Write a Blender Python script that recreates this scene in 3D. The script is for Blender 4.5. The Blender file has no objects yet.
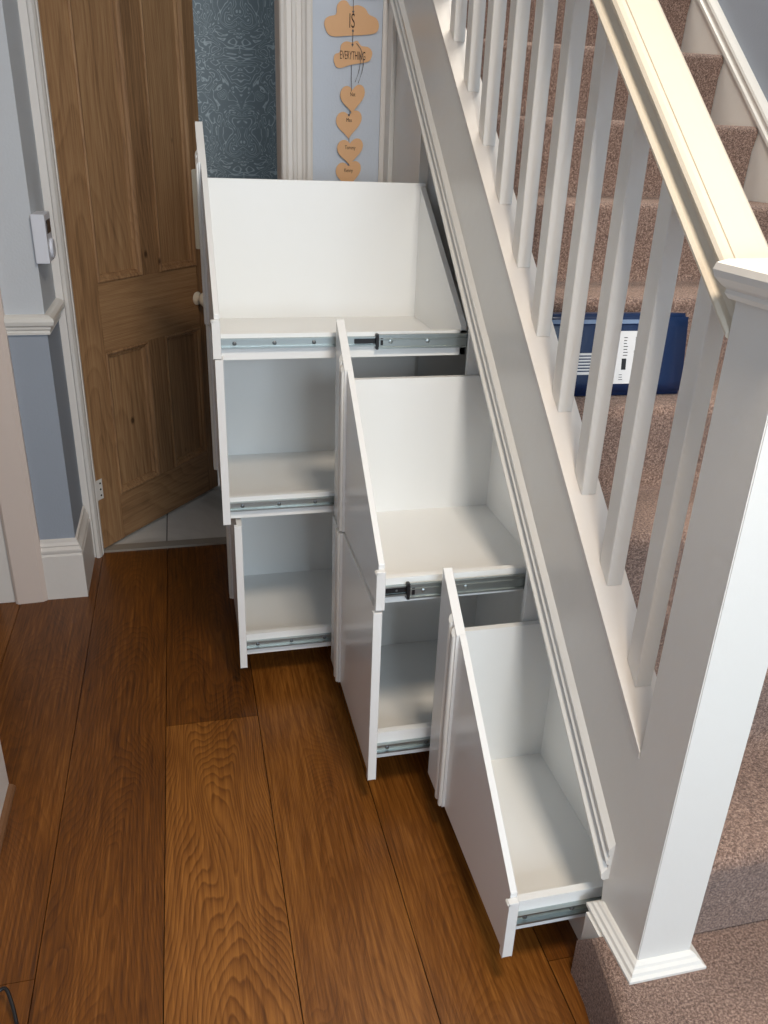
import bpy, bmesh, math, random
from mathutils import Vector, Matrix

# ------------------------------------------------------------------ scene, camera, light
scn = bpy.context.scene
C = scn.collection
random.seed(7)

cam = bpy.data.cameras.new('camera'); camo = bpy.data.objects.new('camera', cam); C.objects.link(camo)
cam.sensor_fit = 'VERTICAL'; cam.sensor_height = 24.0; cam.lens = 819.023 / 1024 * 24.0
cam.clip_start = 0.02
R_, U_, F_ = Vector((.97286137, -.22872083, .0350363)), Vector((.06450671, .4135023, .90821513)), Vector((.22221531, .88130734, -.41703445))
camo.matrix_world = Matrix(((R_.x, U_.x, -F_.x, -.64054), (R_.y, U_.y, -F_.y, -.76758), (R_.z, U_.z, -F_.z, 1.37), (0, 0, 0, 1)))
scn.camera = camo

scn.view_settings.view_transform = 'Standard'; scn.view_settings.look = 'None'
scn.view_settings.gamma = 1.0; scn.view_settings.use_curve_mapping = False
scn.view_settings.exposure = 0.0

w = bpy.data.worlds.new('world'); scn.world = w; w.use_nodes = True
w.node_tree.nodes['Background'].inputs[0].default_value = (.86, .93, 1.0, 1)
w.node_tree.nodes['Background'].inputs[1].default_value = 0.55

def area(name, loc, target, sx, sy, power, col):
    l = bpy.data.lights.new(name, 'AREA'); l.shape = 'RECTANGLE'; l.size = sx; l.size_y = sy
    l.energy = power; l.color = col
    o = bpy.data.objects.new(name, l); C.objects.link(o); o.location = loc
    o.rotation_euler = (Vector(target) - Vector(loc)).to_track_quat('-Z', 'Y').to_euler()
    return o
area('front_door_daylight', (.0, -2.55, 1.25), (0, 1.2, .4), .9, 1.5, 70, (.72, .87, 1.0))
area('landing_window', (.45, 2.3, 3.9), (.3, .3, .6), 1.2, 1.2, 66, (1.0, .92, .80))
area('hall_ceiling_lamp', (-.15, -.5, 2.52), (-.15, -.2, 0), .35, .35, 30, (1.0, .84, .66))
area('back_room_fill', (-1.5, 2.5, 1.7), (.2, 2.9, 1.2), .6, 1.2, 19, (.95, .97, 1.0))  # unseen light added to brighten the room behind the pine door

# ------------------------------------------------------------------ materials
def new_mat(name):
    m = bpy.data.materials.new(name); m.use_nodes = True
    return m, m.node_tree.nodes, m.node_tree.links, m.node_tree.nodes['Principled BSDF']
def srgb(r, g, b):
    f = lambda v: (v/255/12.92) if v/255 <= .04045 else ((v/255+.055)/1.055)**2.4
    return (f(r), f(g), f(b), 1)
def paint(name, col, rough=.4, bump=.0, scale=60, var=.04, spec=.5):
    m, n, l, b = new_mat(name)
    tc = n.new('ShaderNodeTexCoord'); nz = n.new('ShaderNodeTexNoise'); nz.inputs['Scale'].default_value = 3.5; nz.inputs['Detail'].default_value = 4
    l.new(tc.outputs['Object'], nz.inputs['Vector'])
    mx = n.new('ShaderNodeMix'); mx.data_type = 'RGBA'
    mx.inputs[6].default_value = tuple(c*(1-var) for c in col[:3])+(1,); mx.inputs[7].default_value = tuple(min(1, c*(1+var)) for c in col[:3])+(1,)
    l.new(nz.outputs[0], mx.inputs[0]); l.new(mx.outputs[2], b.inputs['Base Color'])
    b.inputs['Roughness'].default_value = rough; b.inputs['Specular IOR Level'].default_value = spec
    if bump:
        n2 = n.new('ShaderNodeTexNoise'); n2.inputs['Scale'].default_value = scale; n2.inputs['Detail'].default_value = 3
        l.new(tc.outputs['Object'], n2.inputs['Vector'])
        bp = n.new('ShaderNodeBump'); bp.inputs['Strength'].default_value = bump; bp.inputs['Distance'].default_value = .004
        l.new(n2.outputs[0], bp.inputs['Height']); l.new(bp.outputs[0], b.inputs['Normal'])
    return m
M = {}
M['gloss'] = paint('white gloss paint', srgb(232, 229, 223), .28, .12, 45)
M['satin'] = paint('white satin paint', srgb(226, 220, 214), .42, .1, 50)
M['board'] = paint('white melamine board', srgb(240, 240, 238), .38, 0, var=.01)
M['front'] = paint('white sprayed drawer front', srgb(232, 231, 229), .22, .02, 90, var=.01)
M['wall_blue'] = paint('blue grey wall paint', srgb(156, 164, 176), .75, .15, 160, .02)
M['wall_pale'] = paint('pale grey wall paint', srgb(203, 207, 212), .75, .15, 160, .02)
M['wall_sky'] = paint('light blue wall paint', srgb(202, 210, 222), .75, .15, 160, .02)
M['wall_white'] = paint('off white plaster', srgb(226, 222, 214), .8, .1, 120, .02)
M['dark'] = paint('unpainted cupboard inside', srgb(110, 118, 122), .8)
M['porcelain'] = paint('cream porcelain', srgb(232, 222, 204), .2)
M['plastic_white'] = paint('white plastic', srgb(222, 224, 232), .4)
M['plastic_black'] = paint('black plastic', srgb(22, 22, 26), .35)
M['ply'] = paint('light plywood', srgb(230, 180, 132), .6, .1, 80, .06)
M['ink'] = paint('burnt ink', srgb(70, 42, 24), .7)
M['thread'] = paint('grey thread', srgb(92, 92, 98), .8)
M['parcel'] = paint('navy blue parcel film', srgb(12, 38, 76), .35, .5, 30, .2)
M['parcel_band'] = paint('grey blue band', srgb(120, 140, 170), .45)
M['label'] = paint('white paper label', srgb(226, 226, 226), .6)
M['black_ink'] = paint('black ink', srgb(24, 24, 28), .6)

def metal(name, col, rough):
    m, n, l, b = new_mat(name); b.inputs['Base Color'].default_value = col; b.inputs['Metallic'].default_value = 1
    tc = n.new('ShaderNodeTexCoord'); nz = n.new('ShaderNodeTexNoise'); nz.inputs['Scale'].default_value = 25
    mp = n.new('ShaderNodeMapping'); mp.inputs['Scale'].default_value = (.3, 1, 6); l.new(tc.outputs['Object'], mp.inputs[0]); l.new(mp.outputs[0], nz.inputs['Vector'])
    mr = n.new('ShaderNodeMapRange'); mr.inputs[3].default_value = rough*.8; mr.inputs[4].default_value = rough*1.25
    l.new(nz.outputs[0], mr.inputs[0]); l.new(mr.outputs[0], b.inputs['Roughness'])
    return m
M['steel'] = metal('zinc plated steel', srgb(168, 176, 176), .38)
M['steel_dark'] = metal('darker screw steel', srgb(120, 124, 126), .45)  # darker steel for the screws on the drawer runners
M['hinge'] = metal('nickel hinge', srgb(200, 200, 198), .35)

def carpet_mat():
    m, n, l, b = new_mat('heather brown carpet')
    tc = n.new('ShaderNodeTexCoord')
    a = n.new('ShaderNodeTexNoise'); a.inputs['Scale'].default_value = 240; a.inputs['Detail'].default_value = 8; a.inputs['Roughness'].default_value = .85
    c = n.new('ShaderNodeTexNoise'); c.inputs['Scale'].default_value = 14; c.inputs['Detail'].default_value = 3
    for x in (a, c): l.new(tc.outputs['Object'], x.inputs['Vector'])
    r = n.new('ShaderNodeValToRGB'); e = r.color_ramp.elements
    e[0].position = .4; e[0].color = srgb(72, 50, 41); e[1].position = .62; e[1].color = srgb(204, 174, 156)
    x = e.new(.5); x.color = srgb(136, 107, 93)
    l.new(a.outputs[0], r.inputs[0])
    mr = n.new('ShaderNodeMapRange'); mr.inputs[3].default_value = .82; mr.inputs[4].default_value = 1.15; l.new(c.outputs[0], mr.inputs[0])
    mx = n.new('ShaderNodeVectorMath'); mx.operation = 'SCALE'; l.new(r.outputs[0], mx.inputs[0]); l.new(mr.outputs[0], mx.inputs['Scale'])
    l.new(mx.outputs[0], b.inputs['Base Color']); b.inputs['Roughness'].default_value = 1; b.inputs['Specular IOR Level'].default_value = .05
    b.inputs['Sheen Weight'].default_value = .25; b.inputs['Sheen Roughness'].default_value = .6
    bp = n.new('ShaderNodeBump'); bp.inputs['Strength'].default_value = .8; bp.inputs['Distance'].default_value = .004
    l.new(a.outputs[0], bp.inputs['Height']); l.new(bp.outputs[0], b.inputs['Normal'])
    return m
M['carpet'] = carpet_mat()

def wood(name, dark, mid, light, attr=True, long_axis='Y', band=9.0, gloss=.38, knots=True, kn=(5.0, 2.2), fine=1.0, mixb=.35, bigscale=(6.5, 1.9), curl=38.0, wob=1.5):
    """plain sawn timber: contour lines of a stretched noise field give the cathedral figure"""
    m, n, l, b = new_mat(name)
    tc = n.new('ShaderNodeTexCoord')
    off = n.new('ShaderNodeAttribute'); off.attribute_name = 'plank'
    sep = n.new('ShaderNodeSeparateXYZ'); l.new(tc.outputs['Object'], sep.inputs[0])
    comb = n.new('ShaderNodeCombineXYZ')
    src = {'Y': ('X', 'Y', 'Z'), 'Z': ('X', 'Z', 'Y'), 'X': ('Z', 'X', 'Y')}[long_axis]
    for k, s in enumerate(src): l.new(sep.outputs[s], comb.inputs[k])
    add = n.new('ShaderNodeVectorMath'); add.operation = 'ADD'
    sc = n.new('ShaderNodeVectorMath'); sc.operation = 'SCALE'; sc.inputs['Scale'].default_value = 37.3
    l.new(off.outputs['Vector'], sc.inputs[0]); l.new(comb.outputs[0], add.inputs[0]); l.new(sc.outputs[0], add.inputs[1])
    def mapped(sx, sy):
        mp = n.new('ShaderNodeMapping'); mp.inputs['Scale'].default_value = (sx, sy, sx); l.new(add.outputs[0], mp.inputs[0]); return mp
    big = n.new('ShaderNodeTexNoise'); big.inputs['Scale'].default_value = 1; big.inputs['Detail'].default_value = 1.6; big.inputs['Roughness'].default_value = .35; big.inputs['Distortion'].default_value = .35
    l.new(mapped(*bigscale).outputs[0], big.inputs['Vector'])
    cen = n.new('ShaderNodeAttribute'); cen.attribute_name = 'centre'
    def mth(op, a, b_, c_=None):
        q = n.new('ShaderNodeMath'); q.operation = op
        for i_, v_ in enumerate((a, b_, c_)):
            if v_ is None: continue
            if isinstance(v_, (int, float)): q.inputs[i_].default_value = v_
            else: l.new(v_, q.inputs[i_])
        return q.outputs[0]
    xl = mth('SUBTRACT', sep.outputs[src[0]], cen.outputs['Fac'])
    arch = mth('ADD', mth('MULTIPLY', mth('MULTIPLY', xl, xl), curl), mth('MULTIPLY', sep.outputs[src[1]], 1.0))
    med = n.new('ShaderNodeTexNoise'); med.inputs['Scale'].default_value = 1; med.inputs['Detail'].default_value = 3
    l.new(mapped(22, 5).outputs[0], med.inputs['Vector'])
    field = mth('ADD', mth('ADD', mth('MULTIPLY', arch, 1.0), mth('MULTIPLY', big.outputs[0], wob)), mth('MULTIPLY', med.outputs[0], .14))
    mu = n.new('ShaderNodeMath'); mu.operation = 'MULTIPLY'; mu.inputs[1].default_value = band; l.new(field, mu.inputs[0])
    fr = n.new('ShaderNodeMath'); fr.operation = 'FRACT'; l.new(mu.outputs[0], fr.inputs[0])
    ring = n.new('ShaderNodeValToRGB'); e = ring.color_ramp.elements
    e[0].position = 0; e[0].color = (1, 1, 1, 1); e[1].position = 1; e[1].color = (.85, .85, .85, 1)
    x = e.new(.6); x.color = (.55, .55, .55, 1); x = e.new(.86); x.color = (.0, .0, .0, 1)
    l.new(fr.outputs[0], ring.inputs[0])
    fin = n.new('ShaderNodeTexNoise'); fin.inputs['Scale'].default_value = 1; fin.inputs['Detail'].default_value = 6; fin.inputs['Roughness'].default_value = .7
    l.new(mapped(150*fine, 5.0*fine).outputs[0], fin.inputs['Vector'])
    blot = n.new('ShaderNodeTexNoise'); blot.inputs['Scale'].default_value = 1; blot.inputs['Detail'].default_value = 2
    l.new(mapped(7, 1.6).outputs[0], blot.inputs['Vector'])
    m1 = n.new('ShaderNodeMix'); m1.data_type = 'FLOAT'; fg = n.new('ShaderNodeAttribute'); fg.attribute_name = 'figure'; fa = n.new('ShaderNodeMath'); fa.inputs[1].default_value = mixb; l.new(fg.outputs['Fac'], fa.inputs[0]); l.new(fa.outputs[0], m1.inputs[0])
    l.new(fin.outputs[0], m1.inputs[2]); l.new(ring.outputs[0], m1.inputs[3])
    m2 = n.new('ShaderNodeMix'); m2.data_type = 'FLOAT'; m2.inputs[0].default_value = .25
    l.new(m1.outputs[0], m2.inputs[2]); l.new(blot.outputs[0], m2.inputs[3])
    ad = n.new('ShaderNodeMath'); ad.operation = 'ADD'; l.new(m2.outputs[0], ad.inputs[0]); l.new(off.outputs['Fac'], ad.inputs[1]) if False else None
    tone = n.new('ShaderNodeAttribute'); tone.attribute_name = 'tone'; l.new(tone.outputs['Fac'], ad.inputs[1])
    r = n.new('ShaderNodeValToRGB'); e = r.color_ramp.elements
    e[0].position = .28; e[0].color = dark; e[1].position = .78; e[1].color = light; x = e.new(.52); x.color = mid
    l.new(ad.outputs[0], r.inputs[0]); colour = r.outputs[0]
    if knots:
        v = n.new('ShaderNodeTexVoronoi'); v.inputs['Scale'].default_value = 1; v.inputs['Randomness'].default_value = 1
        l.new(mapped(*kn).outputs[0], v.inputs['Vector'])
        kr = n.new('ShaderNodeValToRGB'); kr.color_ramp.elements[0].position = .035; kr.color_ramp.elements[0].color = (.16, .12, .10, 1)
        kr.color_ramp.elements[1].position = .085; kr.color_ramp.elements[1].color = (1, 1, 1, 1)
        l.new(v.outputs['Distance'], kr.inputs[0])
        mk = n.new('ShaderNodeMix'); mk.data_type = 'RGBA'; mk.blend_type = 'MULTIPLY'; mk.inputs[0].default_value = .9
        l.new(colour, mk.inputs[6]); l.new(kr.outputs[0], mk.inputs[7]); colour = mk.outputs[2]
    l.new(colour, b.inputs['Base Color'])
    mr = n.new('ShaderNodeMapRange'); mr.inputs[3].default_value = gloss*1.2; mr.inputs[4].default_value = gloss*.8; l.new(fin.outputs[0], mr.inputs[0]); l.new(mr.outputs[0], b.inputs['Roughness'])
    bp = n.new('ShaderNodeBump'); bp.inputs['Strength'].default_value = .25; bp.inputs['Distance'].default_value = .0015
    l.new(m1.outputs[0], bp.inputs['Height']); l.new(bp.outputs[0], b.inputs['Normal'])
    b.inputs['Specular IOR Level'].default_value = .35
    return m
M['oak'] = wood('oiled oak boards', srgb(46, 22, 8), srgb(110, 64, 20), srgb(166, 108, 48), band=17, gloss=.36, mixb=0)
M['pine'] = wood('stripped pine', srgb(98, 70, 46), srgb(156, 118, 82), srgb(190, 152, 110), long_axis='Z', band=5, gloss=.55, mixb=.12, kn=(7.5, 5.0), fine=.7, curl=25.0)
M['pine_rail'] = wood('stripped pine rail', srgb(98, 70, 46), srgb(156, 118, 82), srgb(190, 152, 110), long_axis='X', band=5, gloss=.55, mixb=.12, kn=(7.5, 5.0), fine=.7, curl=25.0)

def tile_mat():
    m, n, l, b = new_mat('white marble floor tiles')
    tc = n.new('ShaderNodeTexCoord'); a = n.new('ShaderNodeTexNoise'); a.inputs['Scale'].default_value = 3; a.inputs['Detail'].default_value = 6; a.inputs['Distortion'].default_value = 1.2
    l.new(tc.outputs['Object'], a.inputs['Vector']); r = n.new('ShaderNodeValToRGB'); e = r.color_ramp.elements
    e[0].position = .35; e[0].color = srgb(176, 174, 170); e[1].position = .6; e[1].color = srgb(214, 212, 208)
    l.new(a.outputs[0], r.inputs[0]); l.new(r.outputs[0], b.inputs['Base Color']); b.inputs['Roughness'].default_value = .3
    return m
M['tile'] = tile_mat()

def damask():
    m, n, l, b = new_mat('dark teal damask wallpaper')
    tc = n.new('ShaderNodeTexCoord'); sep = n.new('ShaderNodeSeparateXYZ'); l.new(tc.outputs['Object'], sep.inputs[0])
    def math(op, a, bb=None, c=None):
        x = n.new('ShaderNodeMath'); x.operation = op
        for i, v in enumerate((a, bb, c)):
            if v is None: continue
            if isinstance(v, (int, float)): x.inputs[i].default_value = v
            else: l.new(v, x.inputs[i])
        return x.outputs[0]
    W, H = .36, .46
    row = math('FLOOR', math('DIVIDE', sep.outputs['Z'], H/2))
    sx = math('ADD', sep.outputs['X'], math('MULTIPLY', math('MODULO', row, 2), 0))
    px = math('PINGPONG', sx, W/2)
    pz = math('SUBTRACT', sep.outputs['Z'], math('MULTIPLY', math('FLOOR', math('DIVIDE', sep.outputs['Z'], H)), H))
    cb = n.new('ShaderNodeCombineXYZ'); l.new(px, cb.inputs[0]); l.new(pz, cb.inputs[1])
    nz = n.new('ShaderNodeTexNoise'); nz.inputs['Scale'].default_value = 11; nz.inputs['Detail'].default_value = 1.2; nz.inputs['Distortion'].default_value = 2.2
    l.new(cb.outputs[0], nz.inputs['Vector'])
    g = math('ABSOLUTE', math('SUBTRACT', math('FRACT', math('MULTIPLY', nz.outputs[0], 9)), .5))
    r = n.new('ShaderNodeValToRGB'); e = r.color_ramp.elements
    e[0].position = .0; e[0].color = srgb(134, 146, 150); e[1].position = .16; e[1].color = srgb(80, 92, 98)
    l.new(g, r.inputs[0]); l.new(r.outputs[0], b.inputs['Base Color']); b.inputs['Roughness'].default_value = .5
    return m
M['damask'] = damask()

# ------------------------------------------------------------------ mesh helpers
def link(name, bm, mat, parent=None, bevel=0, seg=2, smooth=False):
    bmesh.ops.remove_doubles(bm, verts=bm.verts, dist=1e-6)
    if bevel:
        es = [e for e in bm.edges if len(e.link_faces) == 2 and e.calc_face_angle(0) > .5]
        bmesh.ops.bevel(bm, geom=es, offset=bevel, segments=seg, affect='EDGES', clamp_overlap=True)
    bmesh.ops.recalc_face_normals(bm, faces=bm.faces)
    me = bpy.data.meshes.new(name); bm.to_mesh(me); bm.free()
    me.materials.append(M[mat] if isinstance(mat, str) else mat)
    if smooth:
        for p in me.polygons: p.use_smooth = True
    o = bpy.data.objects.new(name, me); C.objects.link(o)
    if parent: o.parent = parent
    return o
def box(bm, x0, x1, y0, y1, z0, z1):
    vs = [bm.verts.new((x, y, z)) for x in (x0, x1) for y in (y0, y1) for z in (z0, z1)]
    for f in ((0, 1, 3, 2), (4, 6, 7, 5), (0, 4, 5, 1), (2, 3, 7, 6), (0, 2, 6, 4), (1, 5, 7, 3)):
        bm.faces.new([vs[i] for i in f])
def prism(bm, pts, axis, a, b):
    """polygon pts in the two other axes, extruded along axis from a to b"""
    def P(u, v, w):
        return {'x': (w, u, v), 'y': (u, w, v), 'z': (u, v, w)}[axis]
    A = [bm.verts.new(P(u, v, a)) for u, v in pts]; B = [bm.verts.new(P(u, v, b)) for u, v in pts]
    bm.faces.new(A); bm.faces.new(B[::-1])
    for i in range(len(pts)):
        j = (i+1) % len(pts); bm.faces.new((A[i], A[j], B[j], B[i]))
def boxes(name, lst, mat, parent=None, bevel=0):
    bm = bmesh.new()
    for t in lst: box(bm, *t)
    return link(name, bm, mat, parent, bevel)
def sweep(bm, prof, path):
    """closed profile list of offsets (Vector fn) swept along path: path = list of (origin, du, dv)"""
    rings = [[bm.verts.new(o + du*u + dv*v) for u, v in prof] for o, du, dv in path]
    k = len(prof)
    for r in range(len(rings)-1):
        for i in range(k):
            j = (i+1) % k; bm.faces.new((rings[r][i], rings[r][j], rings[r+1][j], rings[r+1][i]))
    bm.faces.new(rings[0]); bm.faces.new(rings[-1][::-1])
def tube(bm, pts, rad, n=8):
    pts = [Vector(p) for p in pts]; path = []
    up = Vector((0, 0, 1))
    for i, p in enumerate(pts):
        t = (pts[min(i+1, len(pts)-1)] - pts[max(i-1, 0)]).normalized()
        a = t.cross(up if abs(t.z) < .95 else Vector((1, 0, 0))).normalized(); b = t.cross(a)
        path.append((p, a, b))
    sweep(bm, [(rad*math.cos(2*math.pi*k/n), rad*math.sin(2*math.pi*k/n)) for k in range(n)], path)
def lathe(bm, prof, origin, axis, n=24):
    axis = Vector(axis).normalized(); a = axis.orthogonal().normalized(); b = axis.cross(a); o = Vector(origin)
    rings = [[bm.verts.new(o + axis*h + (a*math.cos(2*math.pi*k/n)+b*math.sin(2*math.pi*k/n))*max(r, 1e-4)) for k in range(n)] for r, h in prof]
    for q in range(len(rings)-1):
        for k in range(n):
            bm.faces.new((rings[q][k], rings[q][(k+1) % n], rings[q+1][(k+1) % n], rings[q+1][k]))
    bm.faces.new(rings[0]); bm.faces.new(rings[-1][::-1])
def struct(o, label=None):
    o['kind'] = 'structure'
    if label: o['label'] = label
    return o
def empty(name, loc, label, cat, group=None, rotz=0):
    o = bpy.data.objects.new(name, None); C.objects.link(o); o.location = loc; o.rotation_euler = (0, 0, rotz)
    o['label'] = label; o['category'] = cat
    if group: o['group'] = group
    return o
def tag(o, label, cat, group=None):
    o['label'] = label; o['category'] = cat
    if group: o['group'] = group
    return o

# ------------------------------------------------------------------ measured lines
MS = .8381                    # pitch of the flight (rise over going)
ZL, ZU = .1391, .4362         # stair string: lower moulding line and top edge, at y = 0
YB = 1.93                     # end wall of the hall
Y3, Y2, Y1, Y0 = .121, .5876, 1.0572, 1.5277   # joints between the pull-out units
RISE = .1806; GO = RISE/MS; ZT1 = .1627; YR = .0342
XW = .875                     # wall beside the stairs
def top(y): return ZL - .0319 + MS*y

# ------------------------------------------------------------------ floor
def floor():
    bm = bmesh.new(); lay = None
    X = [-2.3, -1.871, -1.646, -1.421, -1.196, -.971, -.751, -.521, -.293, -.065, .16]
    joints = {5: [(-2.6), (.33), (1.945)], 6: [-2.6, .953, 1.945], 7: [-2.6, -.9, 1.945], 8: [-2.6, -1.4, 1.945]}
    pl = []
    for i in range(len(X)-1):
        ys = joints.get(i, [-2.6, random.uniform(-.5, 1), 1.945])
        if i == 5: ys = [-2.6, 1.945]
        for j in range(len(ys)-1):
            pl.append((X[i]+.0009, X[i+1]-.0009, ys[j]+.0006, ys[j+1]-.0006, i*3+j))
    tones = {15: -.03, 16: .0, 18: .07, 19: -.06, 21: .03, 22: .05, 24: .02, 25: .03}
    vals = []
    for x0, x1, y0, y1, k in pl:
        n0 = len(bm.faces)
        box(bm, x0, x1, y0, y1, -.02, 0)
        vals += [(k*.317 % 1 + k, tones.get(k, random.uniform(-.05, .05)))]*6
    box(bm, -2.3, .16, -2.6, 1.945, -.03, -.0212); vals += [(0, -.5)]*6
    me = bpy.data.meshes.new('floor'); bm.to_mesh(me); bm.free()
    fgr = me.attributes.new('figure', 'FLOAT', 'FACE'); figs = {18: .21, 19: .10, 15: .11, 16: .11, 21: .08, 22: .08}; cn = me.attributes.new('centre', 'FLOAT', 'FACE')
    for i in range(len(vals)): cn.data[i].value = (pl[i//6][0]+pl[i//6][1])/2 if i//6 < len(pl) else 0
    for i, (v, tn) in enumerate(vals): fgr.data[i].value = figs.get(int(v), .07)
    a = me.attributes.new('plank', 'FLOAT_VECTOR', 'FACE'); t = me.attributes.new('tone', 'FLOAT', 'FACE')
    for i, (v, tn) in enumerate(vals): a.data[i].vector = (v*.13, v*.71, v*.29); t.data[i].value = tn
    me.materials.append(M['oak'])
    o = bpy.data.objects.new('floor', me); C.objects.link(o); struct(o)
floor()
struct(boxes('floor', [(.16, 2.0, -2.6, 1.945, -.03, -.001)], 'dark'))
# white tiles of the room behind the door
bm = bmesh.new()
for i in range(7):
    for j in range(3):
        x0 = -1.65 + i*.452 - .008; y0 = 1.995 + j*.452
        box(bm, x0+.002, x0+.45, y0+.002, y0+.45, -.01, .002)
t = struct(link('floor', bm, 'tile', bevel=.001))
struct(boxes('trim_1', [(-.97, -.32, 1.945, 1.995, -.01, .006)], paint('stone threshold', srgb(150, 142, 132), .5, .2, 90, .1), bevel=.003))
struct(boxes('floor', [(-1.7, 1.6, 1.95, 3.5, -.03, -.002)], paint('grey grout', srgb(96, 92, 88), .8)))

# ------------------------------------------------------------------ walls
WT = 2.6
struct(boxes('wall_back', [(-.23, .03, YB, YB+.1, 0, WT)], 'wall_sky'))
struct(boxes('wall_back', [(-1.0, -.23, YB+.002, YB+.1, 2.1, WT)], 'wall_sky'))
struct(boxes('wall_back', [(-1.25, -.975, YB+.003, YB+.1, 0, 2.1)], 'wall_blue'))
# short return beside the pine door, pale above the chair rail and blue below
struct(boxes('wall_left', [(-1.3, -1.014, 1.662, YB, 0, .86)], 'wall_blue'))
struct(boxes('wall_left', [(-1.3, -1.014, 1.662, YB, .86, WT)], 'wall_pale'))
struct(boxes('wall_left', [(-1.32, -1.105, -2.6, .72, 0, WT)], 'wall_blue'))
struct(boxes('wall_left', [(-1.32, -1.105, .72, 1.662, 2.05, WT)], 'wall_pale'))
struct(boxes('wall_front', [(-1.32, -1.0, -2.7, -2.6, 0, WT), (.5, XW+.1, -2.7, -2.6, 0, WT), (-1.0, .5, -2.7, -2.6, 2.5, WT), (-1.0, .5, -2.7, -2.6, 0, 1.0)], 'wall_white'))
struct(boxes('wall_right', [(XW, XW+.1, -2.6, 3.6, 0, 3.2)], 'wall_blue'))
struct(boxes('ceiling', [(-1.32, .02, -2.6, YB, WT, WT+.06)], 'wall_white'))
struct(boxes('wall_far', [(-1.7, 1.6, 2.95, 3.05, 0, WT)], 'damask'))
struct(boxes('wall_side', [(-1.7, -1.6, 2.03, 2.95, 0, WT)], 'wall_white'))
struct(boxes('wall_side', [(.2, .3, 2.03, 2.95, 0, WT)], 'damask'))
struct(boxes('ceiling', [(-1.7, .3, 2.03, 3.0, WT, WT+.06)], 'wall_white'))

# architrave profiles ------------------------------------------------------
def profile_strip(name, prof, axis_pts, mat, kind=True, parent=None):
    bm = bmesh.new(); sweep(bm, prof, axis_pts)
    o = link(name, bm, mat, parent)
    return struct(o) if kind else o
# right hand architrave: several reeds, (x, depth) profile
reed = [(0, 0), (0, .016), (.004, .022), (.012, .024), (.018, .018), (.022, .014), (.034, .014), (.036, .019), (.046, .021), (.050, .014), (.062, .013), (.066, .018), (.072, .020), (.078, .028), (.088, .030), (.094, .026), (.095, 0)]
Xv, Yv = Vector((1, 0, 0)), Vector((0, -1, 0))
profile_strip('trim_2', reed, [(Vector((-.325, YB, 0)), Xv, Yv), (Vector((-.325, YB, 2.14)), Xv, Yv)], 'satin')
flat = [(0, 0), (0, .022), (.006, .026), (.012, .018), (.070, .016), (.074, .022), (.084, .024), (.09, .014), (.092, 0)]
profile_strip('trim_3', flat, [(Vector((-1.063, YB, 0)), Xv, Yv), (Vector((-1.063, YB, 2.14)), Xv, Yv)], 'satin')
struct(boxes('trim_4', [(-1.06, -.23, YB-.024, YB, 2.1, 2.2)], 'satin'))
# door lining and stop
struct(boxes('trim_5', [(-.988, -.968, YB+.002, YB+.098, 0, 2.1), (-.325, -.305, YB+.002, YB+.098, 0, 2.1)], 'satin'))
# corner moulding where end wall meets the understair panel
struct(boxes('trim_6', [(-.022, .002, YB-.012, YB, 0, 1.80)], 'satin', bevel=.003))
# casing of the opening on the left, blue strip, skirting and chair rail
cas = [(0, 0), (0, .024), (.008, .03), (.082, .026), (.094, .016), (.094, 0)]
profile_strip('trim_7', cas, [(Vector((-1.21, 1.66, 0)), Xv, Yv), (Vector((-1.21, 1.66, 2.05)), Xv, Yv)], paint('warm white casing', srgb(222, 206, 196), .4, .1, 50))
struct(boxes('trim_8', [(-1.33, -1.212, 1.645, 1.662, 0, 2.05)], 'satin', bevel=.002))
sk = [(0, 0), (.018, 0), (.018, .150), (.014, .156), (.017, .164), (.017, .170), (.010, .178), (.012, .184), (.007, .192), (.006, .2), (0, .203)]
Dn = Vector((0, -1, 0)); Up = Vector((0, 0, 1))
def mitred(name, prof, mat, zb):
    # runs along the nib's face, turns the corner and returns to the architrave
    d = Vector((1, -1, 0)); P = []
    P.append((Vector((-1.116, 1.662, zb)), Vector((0, -1, 0)), Up))
    P.append((Vector((-1.014, 1.662, zb)), d, Up))
    P.append((Vector((-1.014, YB-.024, zb)), Vector((1, 0, 0)), Up))
    bm = bmesh.new(); sweep(bm, prof, P); return struct(link(name, bm, mat))
mitred('baseboard_left', sk, 'satin', 0)
rail = [(0, 0), (.009, 0), (.010, .006), (.009, .011), (.013, .016), (.014, .022), (.022, .028), (.025, .038), (.023, .046), (.014, .052), (.008, .054), (0, .055)]
mitred('trim_9', rail, 'gloss', .836)
# casing end and floor bead at the left foreground
struct(boxes('trim_10', [(-1.11, -1.093, .60, .805, 0, 2.05), (-1.2, -1.105, .72, .80, 0, 2.05)], 'satin', bevel=.003))
struct(boxes('baseboard_left', [(-1.108, -1.095, -2.6, .60, 0, .2)], 'satin', bevel=.003))
bm = bmesh.new(); prism(bm, [(-1.093, 0), (-1.079, 0), (-1.080, .006), (-1.085, .012), (-1.093, .014)], 'y', -2.5, .80)
M['tan'] = paint('brown blocker paint', srgb(120, 100, 84), .5)  # brown of the unseen blocker added in the left opening
o = struct(link('trim_11', bm, paint('oak bead', srgb(120, 84, 56), .5)))
struct(boxes('opening_blocker', [(-1.30, -1.26, .78, 1.65, .004, 2.05)], 'tan'))  # unseen panel added to block light and darken reflections on the drawer fronts

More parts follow.
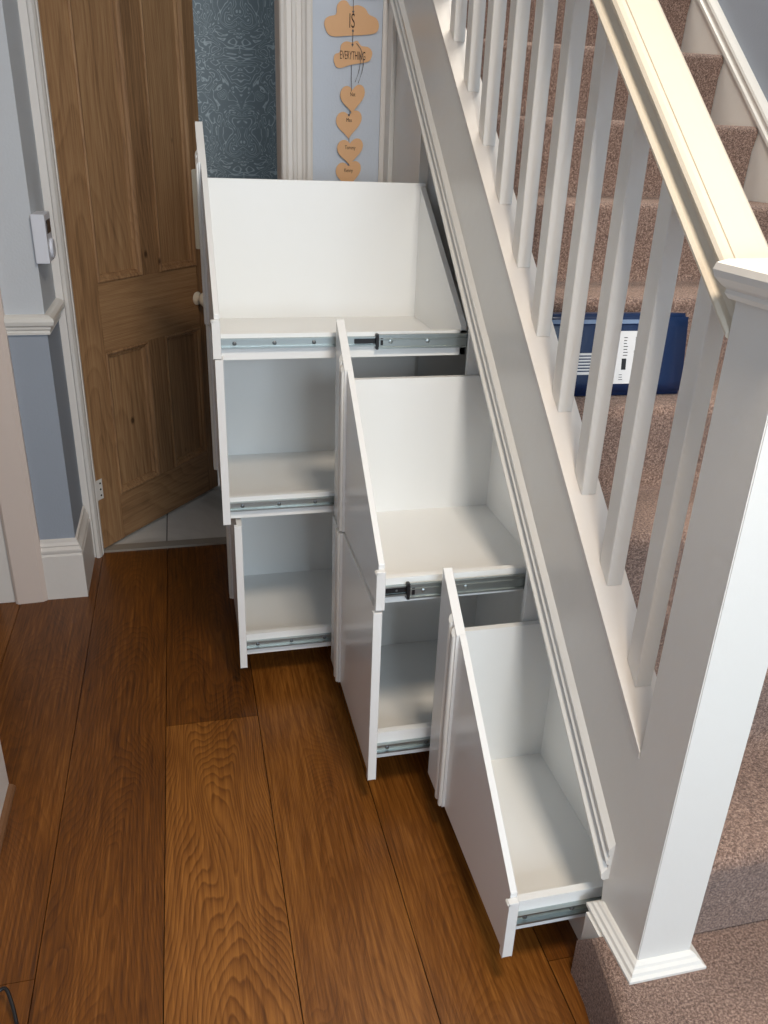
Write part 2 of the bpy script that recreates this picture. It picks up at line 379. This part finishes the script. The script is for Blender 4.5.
# ------------------------------------------------------------------ pine door (local x along the door, y towards its back, z up)
def pine_door():
    root = boxes('door_1', [(-.071, .035, 0, .034, .012, 2.06)], 'pine')     # hanging stile
    struct(root, 'stripped pine four panel door standing ajar at the end of the hall')
    root.location = (-.9237, 2.0068, 0); root.rotation_euler = (0, 0, math.radians(50.77))
    def piece(name, b, mat, tone, pid, bev=.0015):
        o = boxes(name, [b], mat, root, bev)
        for a, v in (('plank', (pid*.31, pid*.77, pid*.13)), ('tone', tone)):
            at = o.data.attributes.new(a, 'FLOAT_VECTOR' if a == 'plank' else 'FLOAT', 'FACE')
            for d in at.data:
                if a == 'plank': d.vector = v
                else: d.value = v
        return o
    for a, v in (('plank', (.3, .2, .9)), ('tone', .02)):
        at = root.data.attributes.new(a, 'FLOAT_VECTOR' if a == 'plank' else 'FLOAT', 'FACE')
        for d in at.data:
            if a == 'plank': d.vector = v
            else: d.value = v
    piece('stile', (.536, .598, 0, .034, .012, 2.06), 'pine', -.02, 5)
    piece('muntin', (.246, .333, 0, .034, .912, 1.95), 'pine', -.05, 9)
    piece('muntin', (.246, .333, 0, .034, .182, .69), 'pine', -.03, 11)
    piece('bottom_rail', (.035, .536, 0, .034, .012, .182), 'pine_rail', .0, 3)
    piece('lock_rail', (.035, .536, 0, .034, .69, .912), 'pine_rail', .03, 7)
    piece('top_rail', (.035, .536, 0, .034, 1.95, 2.06), 'pine_rail', .0, 8)
    k = 20
    for x0, x1 in ((.035, .246), (.333, .536)):
        for z0, z1 in ((.182, .69), (.912, 1.95)):
            k += 1
            p = piece('door_panel', (x0, x1, .012, .024, z0, z1), 'pine', .04 if z0 > .5 else .01, k, 0)
            bm = bmesh.new()      # bolection moulding round the panel
            pr = [(0, .012), (0, -.003), (.005, -.006), (.011, -.003), (.015, .003), (.021, .004), (.025, .012)]
            cs = [(x0, z0, 1, 1), (x1, z0, -1, 1), (x1, z1, -1, -1), (x0, z1, 1, -1)]
            rings = []
            for cx, cz, dx, dz in cs: rings.append([bm.verts.new((cx+dx*u, v, cz+dz*u)) for u, v in pr])
            for q in range(4):
                A, B = rings[q], rings[(q+1) % 4]
                for i in range(len(pr)-1): bm.faces.new((A[i], A[i+1], B[i+1], B[i]))
            mo = link('panel_moulding', bm, 'pine', p)
            for a, v in (('plank', (k*.1, .4, .2)), ('tone', .02)):
                at = mo.data.attributes.new(a, 'FLOAT_VECTOR' if a == 'plank' else 'FLOAT', 'FACE')
                for d in at.data:
                    if a == 'plank': d.vector = v
                    else: d.value = v
    # porcelain knob and finger plate
    bm = bmesh.new(); lathe(bm, [(.024, 0), (.025, .004), (.020, .007), (.010, .010), (.009, .018), (.012, .022), (.022, .026), (.027, .034), (.027, .042), (.022, .050), (.010, .054)], (.528, 0, .795), (0, -1, 0))
    kb = link('door_knob', bm, 'porcelain', root, smooth=True); kb['label'] = 'cream porcelain door knob'
    bm = bmesh.new(); pts = []
    for cx, cz, a0 in ((.590, 1.225, 0), (.560, 1.225, 90), (.560, .985, 180), (.590, .985, 270)):
        for s in range(5): a = math.radians(a0+s*22.5); pts.append((cx+.014*math.cos(a)-.01, cz+.014*math.sin(a)))
    prism(bm, pts, 'y', -.006, 0); fp = link('finger_plate', bm, 'porcelain', root, bevel=.0015); fp['label'] = 'cream porcelain finger plate'
    for z in (.235, 1.75):
        bm = bmesh.new(); box(bm, -.074, -.045, -.002, .0, z-.036, z+.036)
        tube(bm, [(-.075, -.002, z-.036), (-.075, -.002, z+.036)], .004)
        hg = link('door_hinge', bm, 'satin', root)
        bm = bmesh.new()
        for dz in (-.022, 0, .022): lathe(bm, [(.0035, 0), (.0035, .0012), (.001, .0016)], (-.055, -.002, z+dz), (0, -1, 0), 10)
        link('screw', bm, 'black_ink', hg)
    return root
pine_door()

# ------------------------------------------------------------------ staircase
stair = empty('staircase', (0, 0, 0), 'white painted staircase with square balusters, moulded string and thick newel post', 'staircase')
def slope_prism(name, x0, x1, zlo, zhi, ya, yb, mat, parent, bevel=0, ya_low=None):
    bm = bmesh.new()
    prism(bm, [(ya, zlo+MS*ya), (yb, zlo+MS*yb), (yb, zhi+MS*yb), (ya, zhi+MS*ya)], 'x', x0, x1)
    return link(name, bm, mat, parent, bevel)
YT = 2.6
bm = bmesh.new()
prism(bm, [(.0985, ZT1+.002), (.0985, ZU-.012+MS*.0985), (YT, ZU-.012+MS*YT), (YT, ZL+.02+MS*YT), (.135, ZL+.02+MS*.135), (.121, ZT1+.002)], 'x', .0004, .058)
string = link('string_board', bm, 'gloss', stair)
slope_prism('string_cap', -.001, .064, ZU-.012, ZU, .1015, YT, 'satin', string)
# mouldings: profile (z offset from ZL, projection)
def slope_mould(name, pr, z0, ya, yb, mat, parent, x=0.0, sgn=-1):
    bm = bmesh.new()
    P = [(Vector((x, ya, z0+MS*ya)), Vector((0, 0, 1)), Vector((sgn, 0, 0))), (Vector((x, yb, z0+MS*yb)), Vector((0, 0, 1)), Vector((sgn, 0, 0)))]
    sweep(bm, pr, P); return link(name, bm, mat, parent)
slope_mould('string_moulding', [(0, -.02), (0, .010), (.004, .014), (.014, .015), (.020, .010), (.024, .005), (.034, .005), (.036, .009), (.042, .011), (.048, .007), (.054, .006), (.058, .009), (.066, .009), (.074, .004), (.080, 0), (.080, -.02)], ZL, .115, YT, 'gloss', string)
# newel
bm = bmesh.new(); box(bm, 0, .0955, 0, .101, ZT1-.006, 1.222)
newel = link('newel_post', bm, 'gloss', stair, .0015)
bm = bmesh.new()
def square_ring(bm, prof, x0, x1, y0, y1):
    cs = [(x0, y0, -1, -1), (x1, y0, 1, -1), (x1, y1, 1, 1), (x0, y1, -1, 1)]
    rings = [[bm.verts.new((cx+dx*u, cy+dy*u, z)) for cx, cy, dx, dy in cs] for u, z in prof]
    for a, b in zip(rings, rings[1:]):
        for i in range(4): bm.faces.new((a[i], a[(i+1) % 4], b[(i+1) % 4], b[i]))
    bm.faces.new(rings[0]); bm.faces.new(rings[-1][::-1])
square_ring(bm, [(0, 1.208), (.006, 1.208), (.010, 1.214), (.009, 1.219), (.014, 1.223), (.021, 1.232), (.023, 1.240), (.021, 1.248), (.012, 1.253), (-.04, 1.262)], 0, .0955, 0, .101)
link('newel_cap', bm, 'gloss', newel)
bm = bmesh.new()
square_ring(bm, [(0, ZT1-.006), (.021, ZT1-.006), (.021, ZT1+.001), (.016, ZT1+.004), (.014, ZT1+.009), (.009, ZT1+.012), (.007, ZT1+.016), (.003, ZT1+.019), (0, ZT1+.020)], 0, .0955, 0, .112)
link('newel_base_moulding', bm, 'gloss', newel)
# painted side of the bottom step
boxes('step_side', [(-.026, .10, .0, .121, 0, ZT1-.008)], 'gloss', stair)
boxes('kickboard', [(.010, .028, .121, YB-.01, 0, .075)], 'gloss', stair)
# balusters
bm = bmesh.new()
def baluster_mesh():
    y0 = 0; bm = bmesh.new(); x0, x1, d = .0215, .0503, .036
    lo = ZU; hi = 1.088
    vs = []
    for y in (0, d):
        for x in (x0, x1):
            for base in (lo, hi): vs.append(bm.verts.new((x, y, base+MS*y)))
    for f in ((0, 2, 3, 1), (4, 5, 7, 6), (0, 4, 6, 2), (1, 3, 7, 5), (0, 1, 5, 4), (2, 6, 7, 3)): bm.faces.new([vs[i] for i in f])
    bmesh.ops.bevel(bm, geom=[e for e in bm.edges], offset=.0015, segments=1, affect='EDGES')
    return link('baluster', bm, 'gloss', stair)
bal = baluster_mesh(); bal.location = (0, .1765, MS*.1765)
for k in range(1, 15):
    b2 = bal.copy(); C.objects.link(b2); b2.parent = stair; y = .1765+k*.1318; b2.location = (0, y, MS*y)
# handrail
hr = [(0, 0), (.078, 0), (.081, .004), (.080, .010), (.070, .016), (.068, .026), (.070, .034), (.078, .038), (.079, .046), (.072, .052), (.060, .0535), (.0185, .0545), (.018, .0515), (.0165, .0515), (.016, .0545), (.010, .0535), (.005, .050), (.002, .044), (.004, .038), (.011, .034), (.014, .028), (.013, .020), (.008, .013), (.001, .010), (-.003, .006), (-.003, .002)]
bm = bmesh.new()
sweep(bm, hr, [(Vector((0, .1015, 1.076+MS*.1015)), Vector((1, 0, 0)), Vector((0, 0, 1))), (Vector((0, YT, 1.076+MS*YT)), Vector((1, 0, 0)), Vector((0, 0, 1)))])
link('handrail', bm, paint('cream white gloss paint', srgb(214, 204, 187), .3, .1, 40), stair)
# wall string on the far side
bm = bmesh.new(); prism(bm, [(-.3, 0), (1.93, 0), (2.9, .325+MS*2.9), (-.3, .325-MS*.3)], 'x', XW-.016, XW-.0005)
ws = link('wall_string', bm, 'gloss', stair)
slope_mould('wall_string_moulding', [(0, -.0), (0, .018), (.006, .024), (.016, .024), (.020, .018), (.034, .018), (.038, .022), (.046, .020), (.052, .008), (.054, 0)], .320, -.3, 3.2, 'gloss', ws, x=XW-.0005)
# panel closing the understair end
bm = bmesh.new(); prism(bm, [(1.545, 0), (YB-.013, 0), (YB-.013, ZL+.03+MS*(YB-.013)), (1.545, ZL+.03+MS*1.545)], 'x', .006, .024)
ep = link('end_panel', bm, 'gloss', stair)
bm = bmesh.new(); prism(bm, [(1.533, 0), (1.572, 0), (1.572, ZL+.03+MS*1.572), (1.533, ZL+.03+MS*1.533)], 'x', .0, .026)
link('panel_stile', bm, 'gloss', ep, .002)
boxes('panel_stile', [(-.008, .006, YB-.075, YB-.014, 0, 1.745)], 'gloss', ep, .002)

# carpet --------------------------------------------------------------------
def carpet():
    bm = bmesh.new()
    prof = []
    # start under riser 2 and climb; each nosing is rounded
    y = YR; z = ZT1
    for k in range(2, 13):
        yr = YR+(k-2)*GO; zt = ZT1+(k-1)*RISE
        prof += [(yr+.004, zt-RISE), (yr+.002, zt-RISE+.05), (yr-.002, zt-.06)]
        for a in range(180, 89, -15):
            prof.append((yr+.012+.020*math.cos(math.radians(a)) - .004, zt-.020+.020*math.sin(math.radians(a))))
        prof += [(yr+.08, zt), (yr+GO-.03, zt)]
    n = 22
    rows = []
    for j in range(n+1):
        x = .064 + (XW-.018-.064)*j/n
        rows.append([bm.verts.new((x, a, b)) for a, b in prof])
    for j in range(n):
        for i in range(len(prof)-1): bm.faces.new((rows[j][i], rows[j+1][i], rows[j+1][i+1], rows[j][i+1]))
    o = link('stair_carpet', bm, 'carpet', stair, smooth=True)
    return o
sc = carpet(); sc['label'] = 'heather brown fitted carpet'
# bottom step: curtail end wraps round the newel foot
bm = bmesh.new()
outline = [(-.0335, .121), (-.0335, .10), (-.036, .06), (-.046, .0), (-.058, -.06), (-.075, -.14), (-.085, -.24), (-.08, -.36), (-.03, -.44), (.1, -.47), (.86, -.47), (.86, .06), (.0, .06), (.0, .121)]
def sidecut():
    # carpet over the top and sides, leaving the painted triangle under the newel bare
    lev = [(0, 0), (0, .03), (0, .06), (0, .09), (0, .12), (0, ZT1-.023), (.004, ZT1-.013), (.010, ZT1-.007), (.018, ZT1-.004)]
    n = len(outline); ring = []
    cen = Vector((.35, -.1))
    vs = []
    for inset, z in lev:
        r = []
        for i, (x, y) in enumerate(outline):
            p = Vector((x, y)); a = Vector(outline[i-1]); b = Vector(outline[(i+1) % n])
            t = (b-a).normalized(); nn = Vector((-t.y, t.x))
            if i >= 11: nn = Vector((0, 0))
            r.append(bm.verts.new((p.x+nn.x*inset, p.y+nn.y*inset, z)))
        vs.append(r)
    for a, b in zip(vs, vs[1:]):
        for i in range(n): bm.faces.new((a[i], a[(i+1) % n], b[(i+1) % n], b[i]))
    bm.faces.new(vs[-1])
outline_ok = True
sidecut()
bmesh.ops.recalc_face_normals(bm, faces=bm.faces)
# trim away the patch under the post
geom = bm.verts[:] + bm.edges[:] + bm.faces[:]
bmesh.ops.bisect_plane(bm, geom=geom, plane_co=(0, .118, .090), plane_no=Vector((0, .075, .055)).normalized())
kill = [f for f in bm.faces if (f.calc_center_median()-Vector((0, .118, .090))).dot(Vector((0, .075, .055))) > 1e-5 and f.calc_center_median().x < .03]
bmesh.ops.delete(bm, geom=kill, context='FACES')
o = link('step_carpet', bm, 'carpet', sc, smooth=False)
# plinth block of the first riser below the carpet
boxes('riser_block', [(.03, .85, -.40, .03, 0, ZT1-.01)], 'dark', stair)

# ------------------------------------------------------------------ pull-out units
def runner(parent, x0, x1, y, zc, xs=None):
    """full extension ball slide on the outside of the drawer side, facing the viewer at -y"""
    bm = bmesh.new(); h = .011
    prism(bm, [(y, zc-h), (y-.011, zc-h), (y-.011, zc-h+.004), (y-.004, zc-h+.004), (y-.004, zc+h-.003), (y-.009, zc+h-.003), (y-.009, zc+h), (y, zc+h)], 'x', x0, x1)
    link('drawer_runner', bm, 'steel', parent)
    for k in range(3):
        xx = x0+.03+k*.09
        if xx < (xs or x1)-.02:
            bm = bmesh.new(); lathe(bm, [(.0048, 0), (.0048, .0015), (.002, .0028)], (xx, y-.004, zc), (0, -1, 0), 12)
            link('screw', bm, 'steel_dark', parent)
    if xs is not None:
        bm = bmesh.new(); H = .0165; a, b = y-.009, y-.016
        prism(bm, [(a, zc-H), (b, zc-H), (b, zc-H+.004), (b+.003, zc-H+.005), (b+.003, zc+.003), (b+.001, zc+.004), (b+.001, zc+.006), (b+.003, zc+.007), (b+.003, zc+H-.004), (b, zc+H-.003), (b, zc+H), (a, zc+H)], 'x', xs, x1+.008)
        link('runner_channel', bm, 'steel', parent)
        for xx in (xs+.03, xs+.12):
            bm = bmesh.new(); lathe(bm, [(.005, 0), (.005, .002), (.002, .003)], (xx, y-.013, zc), (0, -1, 0), 12); link('screw', bm, 'steel', parent)
        bm = bmesh.new(); box(bm, xs-.005, xs+.002, y-.0165, y-.003, zc-.018, zc+.018); link('runner_stop', bm, 'plastic_black', parent, .001)
        bm = bmesh.new(); box(bm, xs+.006, xs+.012, y-.0145, y-.012, zc-.008, zc+.008); link('runner_latch', bm, 'plastic_black', parent)
        bm = bmesh.new(); box(bm, xs-.055, xs-.005, y-.0065, y-.004, zc-.006, zc+.006); link('ball_cage', bm, 'plastic_black', parent, .001)
        bm = bmesh.new(); box(bm, x1+.006, x1+.011, y-.017, y-.003, zc-.0165, zc+.0165); link('runner_stop', bm, 'plastic_black', parent, .001)
def beads(parent, xo, yy, z0, ztop):
    """two beads side by side running up the drawer front"""
    for dy in (0, -.021):
        bm = bmesh.new()
        yc = yy+dy
        pr = [(-.006, 0), (-.006, .004), (-.003, .006), (.003, .006), (.006, .004), (.006, 0)]
        zt = ztop if ztop is not None else None
        A = [bm.verts.new((xo-v, yc+u, z0)) for u, v in pr]
        B = [bm.verts.new((xo-v, yc+u, (top(yc+u)-v*1.5-.003 if zt is None else zt-.001))) for u, v in pr]
        for i in range(len(pr)-1): bm.faces.new((A[i], A[i+1], B[i+1], B[i]))
        bm.faces.new(A); bm.faces.new(B[::-1])
        link('front_bead', bm, 'gloss', parent)
TH = .0181; RC = .035
def drawer(unit, label, xo, xb, ya, yb, zb, ztop, zlip0, zlip1, zfl, far_h, back, run, beady, xs=None):
    """xo outer face of the front; xb outer back of the box; ya near, yb far; ztop None = raked top"""
    s = .014
    bm = bmesh.new()
    xi = xo+TH
    box(bm, xi, xb, ya+RC, ya+RC+s, min(zlip0, zfl-.009), zlip1)                                   # near side
    if isinstance(far_h, tuple):
        box(bm, xi, xb, yb-s-.005, yb-.005, zfl-.009, far_h[0])
    else: box(bm, xi, xb, yb-s-.005, yb-.005, zfl-.009, far_h)                             # far side
    fy = yb-s-.005
    prism(bm, [(ya+RC, zfl-.009), (yb-.005, zfl-.009), (yb-.005, back[1]), (ya+RC, back[0])], 'x', xb-s, xb)
    box(bm, xi, xb-s, ya+RC+s, fy, zfl-.009, zfl)
    d = link('drawer', bm, 'board', unit)
    if label: d['label'] = label
    # front: thin panel with thicker outer stile
    bm = bmesh.new()
    t = (lambda y: top(y)) if ztop is None else (lambda y: ztop)
    y_s = beady-.035
    prism(bm, [(ya+.012, zb), (y_s, zb), (y_s, t(y_s)), (ya+.012, t(ya+.012))], 'x', xo+.006, xi)
    prism(bm, [(y_s, zb), (yb-.001, zb), (yb-.001, t(yb-.001)), (y_s, t(y_s))], 'x', xo, xi)
    prism(bm, [(ya, zb), (ya+.012, zb), (ya+.012, t(ya)), (ya, t(ya))], 'x', xo, xi)
    f = link('drawer_front', bm, 'front', d, .0008, 1)
    beads(d, xo, beady-.004, zb, ztop)
    if ztop is None:     # small bead at the foot of the rake
        bm = bmesh.new(); lathe(bm, [(.002, 0), (.0035, .002), (.0035, .012), (.002, .014)], (xo+.001, ya+.0, t(ya)-.004), (0, 1, 0), 10)
        link('edge_bead', bm, 'gloss', d)
    runner(d, xi+.001, xb-.004, ya+RC, run, xs)
    return d
G = 'pull-out storage units under the stairs'
u1 = empty('pull_out_drawer_unit', (0, 0, 0), 'tallest white pull-out drawer unit nearest the pine door, three open drawers', 'drawer unit', G)
drawer(u1, 'top drawer with raked side', -.5833, .014, Y1, Y0, .907, None, .896, .955, .905, (1.258,), (.966, 1.258), .9345, 1.455, -.205)
drawer(u1, None, -.5800, .010, Y1, Y0, .499, .905, .505, .556, .509, .885, (.62, .66), .533, 1.455)
drawer(u1, None, -.5545, .010, Y1, Y0, .0774, .493, .097, .158, .105, .480, (.45, .47), .128, 1.455)
u2 = empty('pull_out_drawer_unit', (0, 0, 0), 'middle white pull-out drawer unit with two drawers, between the tallest and smallest', 'drawer unit', G)
drawer(u2, 'top drawer with raked side', -.3082, .099, Y2, Y1, .512, None, .508, .564, .517, .857, (.58, .857), .538, .985, -.235)
drawer(u2, None, -.3124, .099, Y2, Y1, .0774, .507, .107, .176, .117, .50, (.45, .48), .137, .985)
u3 = empty('pull_out_drawer_unit', (0, 0, 0), 'smallest white pull-out drawer beside the newel post with raked front', 'drawer unit', G)
drawer(u3, None, -.1742, .099, Y3, Y2, .0774, None, .098, .166, .105, .456, (.26, .456), .130, .515, None)
# cupboard dividers behind the fronts belong to the built-in frame
bm = bmesh.new()
for y in (Y1+.001, Y2+.001, Y0+.006):
    zt = ZL-.03+MS*y
    box(bm, .012, .62, y, y+.014, .0, zt)
link('frame_divider', bm, 'board', stair)
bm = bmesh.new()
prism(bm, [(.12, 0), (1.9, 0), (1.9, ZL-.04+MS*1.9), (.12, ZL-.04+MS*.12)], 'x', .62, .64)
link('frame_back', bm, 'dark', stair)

# ------------------------------------------------------------------ parcel on the stairs
def parcel():
    root = empty('parcel', (.218, .748, .8885), 'navy blue padded parcel with a white address label on the stairs', 'parcel', rotz=math.radians(-2))
    root.rotation_euler = (math.radians(-9), 0, math.radians(-2))
    W, H, D = .174, .169, .085
    bm = bmesh.new()
    nx, nz, ny = 12, 8, 4
    bmesh.ops.create_cube(bm, size=1)
    bmesh.ops.subdivide_edges(bm, edges=bm.edges[:], cuts=5, use_grid_fill=True)
    for v in bm.verts:
        x, y, z = v.co
        bul = (1-(2*x)**4)*(1-(2*z)**4)
        v.co = Vector((x*2*W, (y+.5)*D + (-.004 if y < 0 else .004)*bul, (z+.5)*H))
    bmesh.ops.bevel(bm, geom=[e for e in bm.edges if e.calc_face_angle(0) > .6], offset=.008, segments=3, affect='EDGES')
    pk = link('parcel_body', bm, 'parcel', root, smooth=True)
    yf = -.0055
    boxes('band', [(-.15, .10, yf, yf+.002, H-.020, H-.012)], 'parcel_band', root)
    lb = boxes('address_label', [(-.004, .096, yf-.0008, yf+.002, .026, .134)], 'label', root)
    bm = bmesh.new()
    for (x0, x1, za, zb2) in ((.070, .088, .098, .1015), (.070, .088, .1030, .1055), (.070, .088, .107, .113), (.070, .088, .1145, .117), (.070, .088, .1185, .122),
                              (.068, .086, .080, .0835), (.068, .086, .085, .0875), (.068, .086, .089, .0945), (.042, .052, .055, .078)):
        box(bm, x0-.020, x1-.020, yf-.0012, yf-.0008, za, zb2)
    for i in range(7): box(bm, .024, .024+.012*random.uniform(.5, 1), yf-.0012, yf-.0008, .084+i*.006, .0855+i*.006)
    for i in range(3): box(bm, .018, .018+.010*random.uniform(.5, 1), yf-.0012, yf-.0008, .034+i*.005, .0352+i*.005)
    link('printed_marks', bm, 'black_ink', lb)
    st = boxes('striped_label', [(-.11, -.02, yf-.0008, yf+.002, .046, .090)], 'label', root)
    bm = bmesh.new()
    for i in range(6): box(bm, -.108, -.022, yf-.0012, yf-.0008, .052+i*.0062, .0546+i*.0062)
    link('printed_stripes', bm, 'parcel', st)
    boxes('black_tape', [(-W-.0015, -W+.014, -.002, D*.8, .10, H-.004)], 'plastic_black', root, .002)
parcel()

# ------------------------------------------------------------------ wall hanging
def lettering(txt, size, loc, parent, sx=1.0):
    cu = bpy.data.curves.new('lettering', 'FONT'); cu.body = txt; cu.size = size; cu.extrude = .0002; cu.align_x = 'CENTER'; cu.align_y = 'CENTER'
    tmp = bpy.data.objects.new('tmp', cu); C.objects.link(tmp)
    bpy.context.view_layer.update()
    me = bpy.data.meshes.new_from_object(tmp.evaluated_get(bpy.context.evaluated_depsgraph_get()))
    bpy.data.objects.remove(tmp); me.materials.clear(); me.materials.append(M['ink'])
    me.transform(Matrix.Rotation(math.radians(90), 4, 'X') @ Matrix.Diagonal((sx, 1, 1, 1)))
    o = bpy.data.objects.new('lettering', me); C.objects.link(o); o.parent = parent; o.location = loc
    return o
def hanging():
    root = empty('wall_hanging', (-.118, YB, 1.25), 'plywood cloud and heart plaques strung in a column on the light blue wall', 'wall hanging')
    def part(name, pts, y, mat='ply', th=.004, parent=root):
        bm = bmesh.new(); prism(bm, [(x+.118, z-1.25) for x, z in pts], 'y', y-th, y)
        return link(name, bm, mat, parent, .0006, 1)
    def curve(ctrl, n=8):     # closed Catmull-Rom
        out = []; L = len(ctrl)
        for i in range(L):
            p0, p1, p2, p3 = [Vector(ctrl[(i+k) % L]) for k in (-1, 0, 1, 2)]
            for s in range(n):
                t = s/n
                out.append(tuple(.5*((2*p1)+(p2-p0)*t+(2*p0-5*p1+4*p2-p3)*t*t+(3*p1-p0-3*p2+p3)*t**3)))
        return out
    # pixel outlines of the two clouds turned into wall metres
    kx, kz = .00298, .00267
    def W(u, v): return (-.118+(u-348)*kx, 1.645-(v-28)*kz+.0004*(u-348))
    c1 = [(323, 22), (323.5, 16), (327, 13.5), (334, 12), (335, 4), (339, 0), (344, 1), (348, 6), (355, 5.5), (362, 9), (366, 15), (373, 19), (376, 25), (375, 31), (369, 33.5), (348, 33), (329, 31.5)]
    cl = part('cloud_plaque', curve([W(*p) for p in c1], 4), -.003)
    lettering('IS', .052, (.004, -.0076, W(349, 20)[1]-1.25), cl, .5)
    c2 = [(332.5, 57), (333, 50), (338, 48), (339.5, 41), (344, 38.5), (350, 40), (355, 39), (359, 44), (366, 46), (370, 51), (369, 57), (365, 60), (350, 61), (337, 63)]
    cl = part('cloud_plaque', curve([W(*p) for p in c2], 4), -.003)
    lettering('EVERYTHING', .031, (-.002+.010, -.0076, W(352, 53)[1]-1.25), cl, .42)
    hearts = [(351, 93, 12.3, 16, 'Nat', 0), (348.0, 118.5, 13, 16, 'Max', 1), (349.3, 147, 13.2, 15.5, 'Tommy', 0), (348.2, 171, 13, 16, 'Kenny', 1)]
    for u, v, a, b, tx, k in hearts:
        pts = []
        for i in range(40):
            t = 2*math.pi*i/40
            x = math.copysign(abs(math.sin(t))**2.35, math.sin(t)); y = (13*math.cos(t)-4.2*math.cos(2*t)-1.6*math.cos(3*t)-math.cos(4*t))/16
            pts.append(W(u+a*x, v-b*(y-.07)-1))
        hp = part('heart_plaque', pts, -.003-.005*(1-k))
        lettering(tx, .015, (W(u, v)[0]+.118, -.0076-.005*(1-k), W(u, v)[1]-1.25+.006), hp, .7)
    bm = bmesh.new()
    p = lambda u, v, y=-.0095: (W(u, v)[0]+.118, y, W(u, v)[1]-1.25)
    tube(bm, [p(350, -18, -.006), p(350.4, 0, -.0105), p(350.5, 11, -.0076), p(350.5, 20, -.002), p(350.5, 29, -.0076), p(350.4, 36, -.009), p(350.3, 42, -.0076), p(350, 52, -.0015), p(349.8, 62, -.002), p(349.7, 74, -.008), p(349.6, 84, -.0145), p(349.4, 100, -.001), p(348, 170, -.001)], .0009, 6)
    link('hanging_thread', bm, 'thread', root)
    for q in ((350.5, 11), (350.5, 29), (350.3, 42), (347.8, 111)):
        bm = bmesh.new(); lathe(bm, [(.003, 0), (.003, .0012), (.001, .0016)], p(q[0], q[1], -.0072), (0, -1, 0), 10); link('knot', bm, 'thread', root)
    bm = bmesh.new()
    rb = [(354, 41), (358, 46), (361, 54), (361.5, 62), (360, 70), (356.5, 80)]
    P = [Vector(p(u, v, -.010)) for u, v in rb]
    tube(bm, P, .0008, 6); tube(bm, [q+Vector((-.009, 0, .002)) for q in P[2:]], .0008, 6)
    link('ribbon_loop', bm, 'thread', root)
    bm = bmesh.new(); prism(bm, [(W(354, -14)[0]+.118, W(354, -14)[1]-1.25), (W(380, -14)[0]+.118, W(380, -14)[1]-1.25), (W(378, .8)[0]+.118, W(378, .8)[1]-1.25), (W(356, -.5)[0]+.118, W(356, -.5)[1]-1.25)], 'y', -.010, -.004)
    pq = link('slate_plaque', bm, paint('grey painted plaque', srgb(112, 112, 116), .6), root, .0006, 1); pq['label'] = 'grey plaque'
hanging()

# ------------------------------------------------------------------ room thermostat by the chair rail
th = empty('wall_thermostat', (-1.014, 1.70, 1.09), 'white plastic room thermostat on the wall edge above the chair rail', 'thermostat')
boxes('housing', [(0, .034, -.058, .05, -.062, .062)], 'plastic_white', th, .0015)
bm = bmesh.new(); lathe(bm, [(.026, 0), (.026, .006), (.022, .008)], (.034, .004, -.028), (1, 0, 0), 28); link('dial', bm, 'plastic_white', th)
bm = bmesh.new(); box(bm, .034, .0355, -.035, .03, .012, .045); link('display', bm, 'plastic_black', th)

# ------------------------------------------------------------------ cable on the floor
bm = bmesh.new()
pts = []
ctrl = [(-1.09, .16, .012), (-1.05, .24, .02), (-1.027, .262, .03), (-1.010, .270, .034), (-.998, .250, .028), (-.985, .215, .02), (-.962, .14, .012), (-.935, .05, .0042), (-.93, -.1, .0042), (-.99, -.3, .0042)]
for i in range(len(ctrl)-1):
    p0, p1, p2, p3 = [Vector(ctrl[min(max(i+k, 0), len(ctrl)-1)]) for k in (-1, 0, 1, 2)]
    for s in range(6):
        t = s/6; pts.append(.5*((2*p1)+(p2-p0)*t+(2*p0-5*p1+4*p2-p3)*t*t+(3*p1-p0-3*p2+p3)*t**3))
tube(bm, pts, .0032, 8)
tag(link('power_cable', bm, 'plastic_black', smooth=True), 'thin black cable looping on the oak floor by the left wall', 'cable')
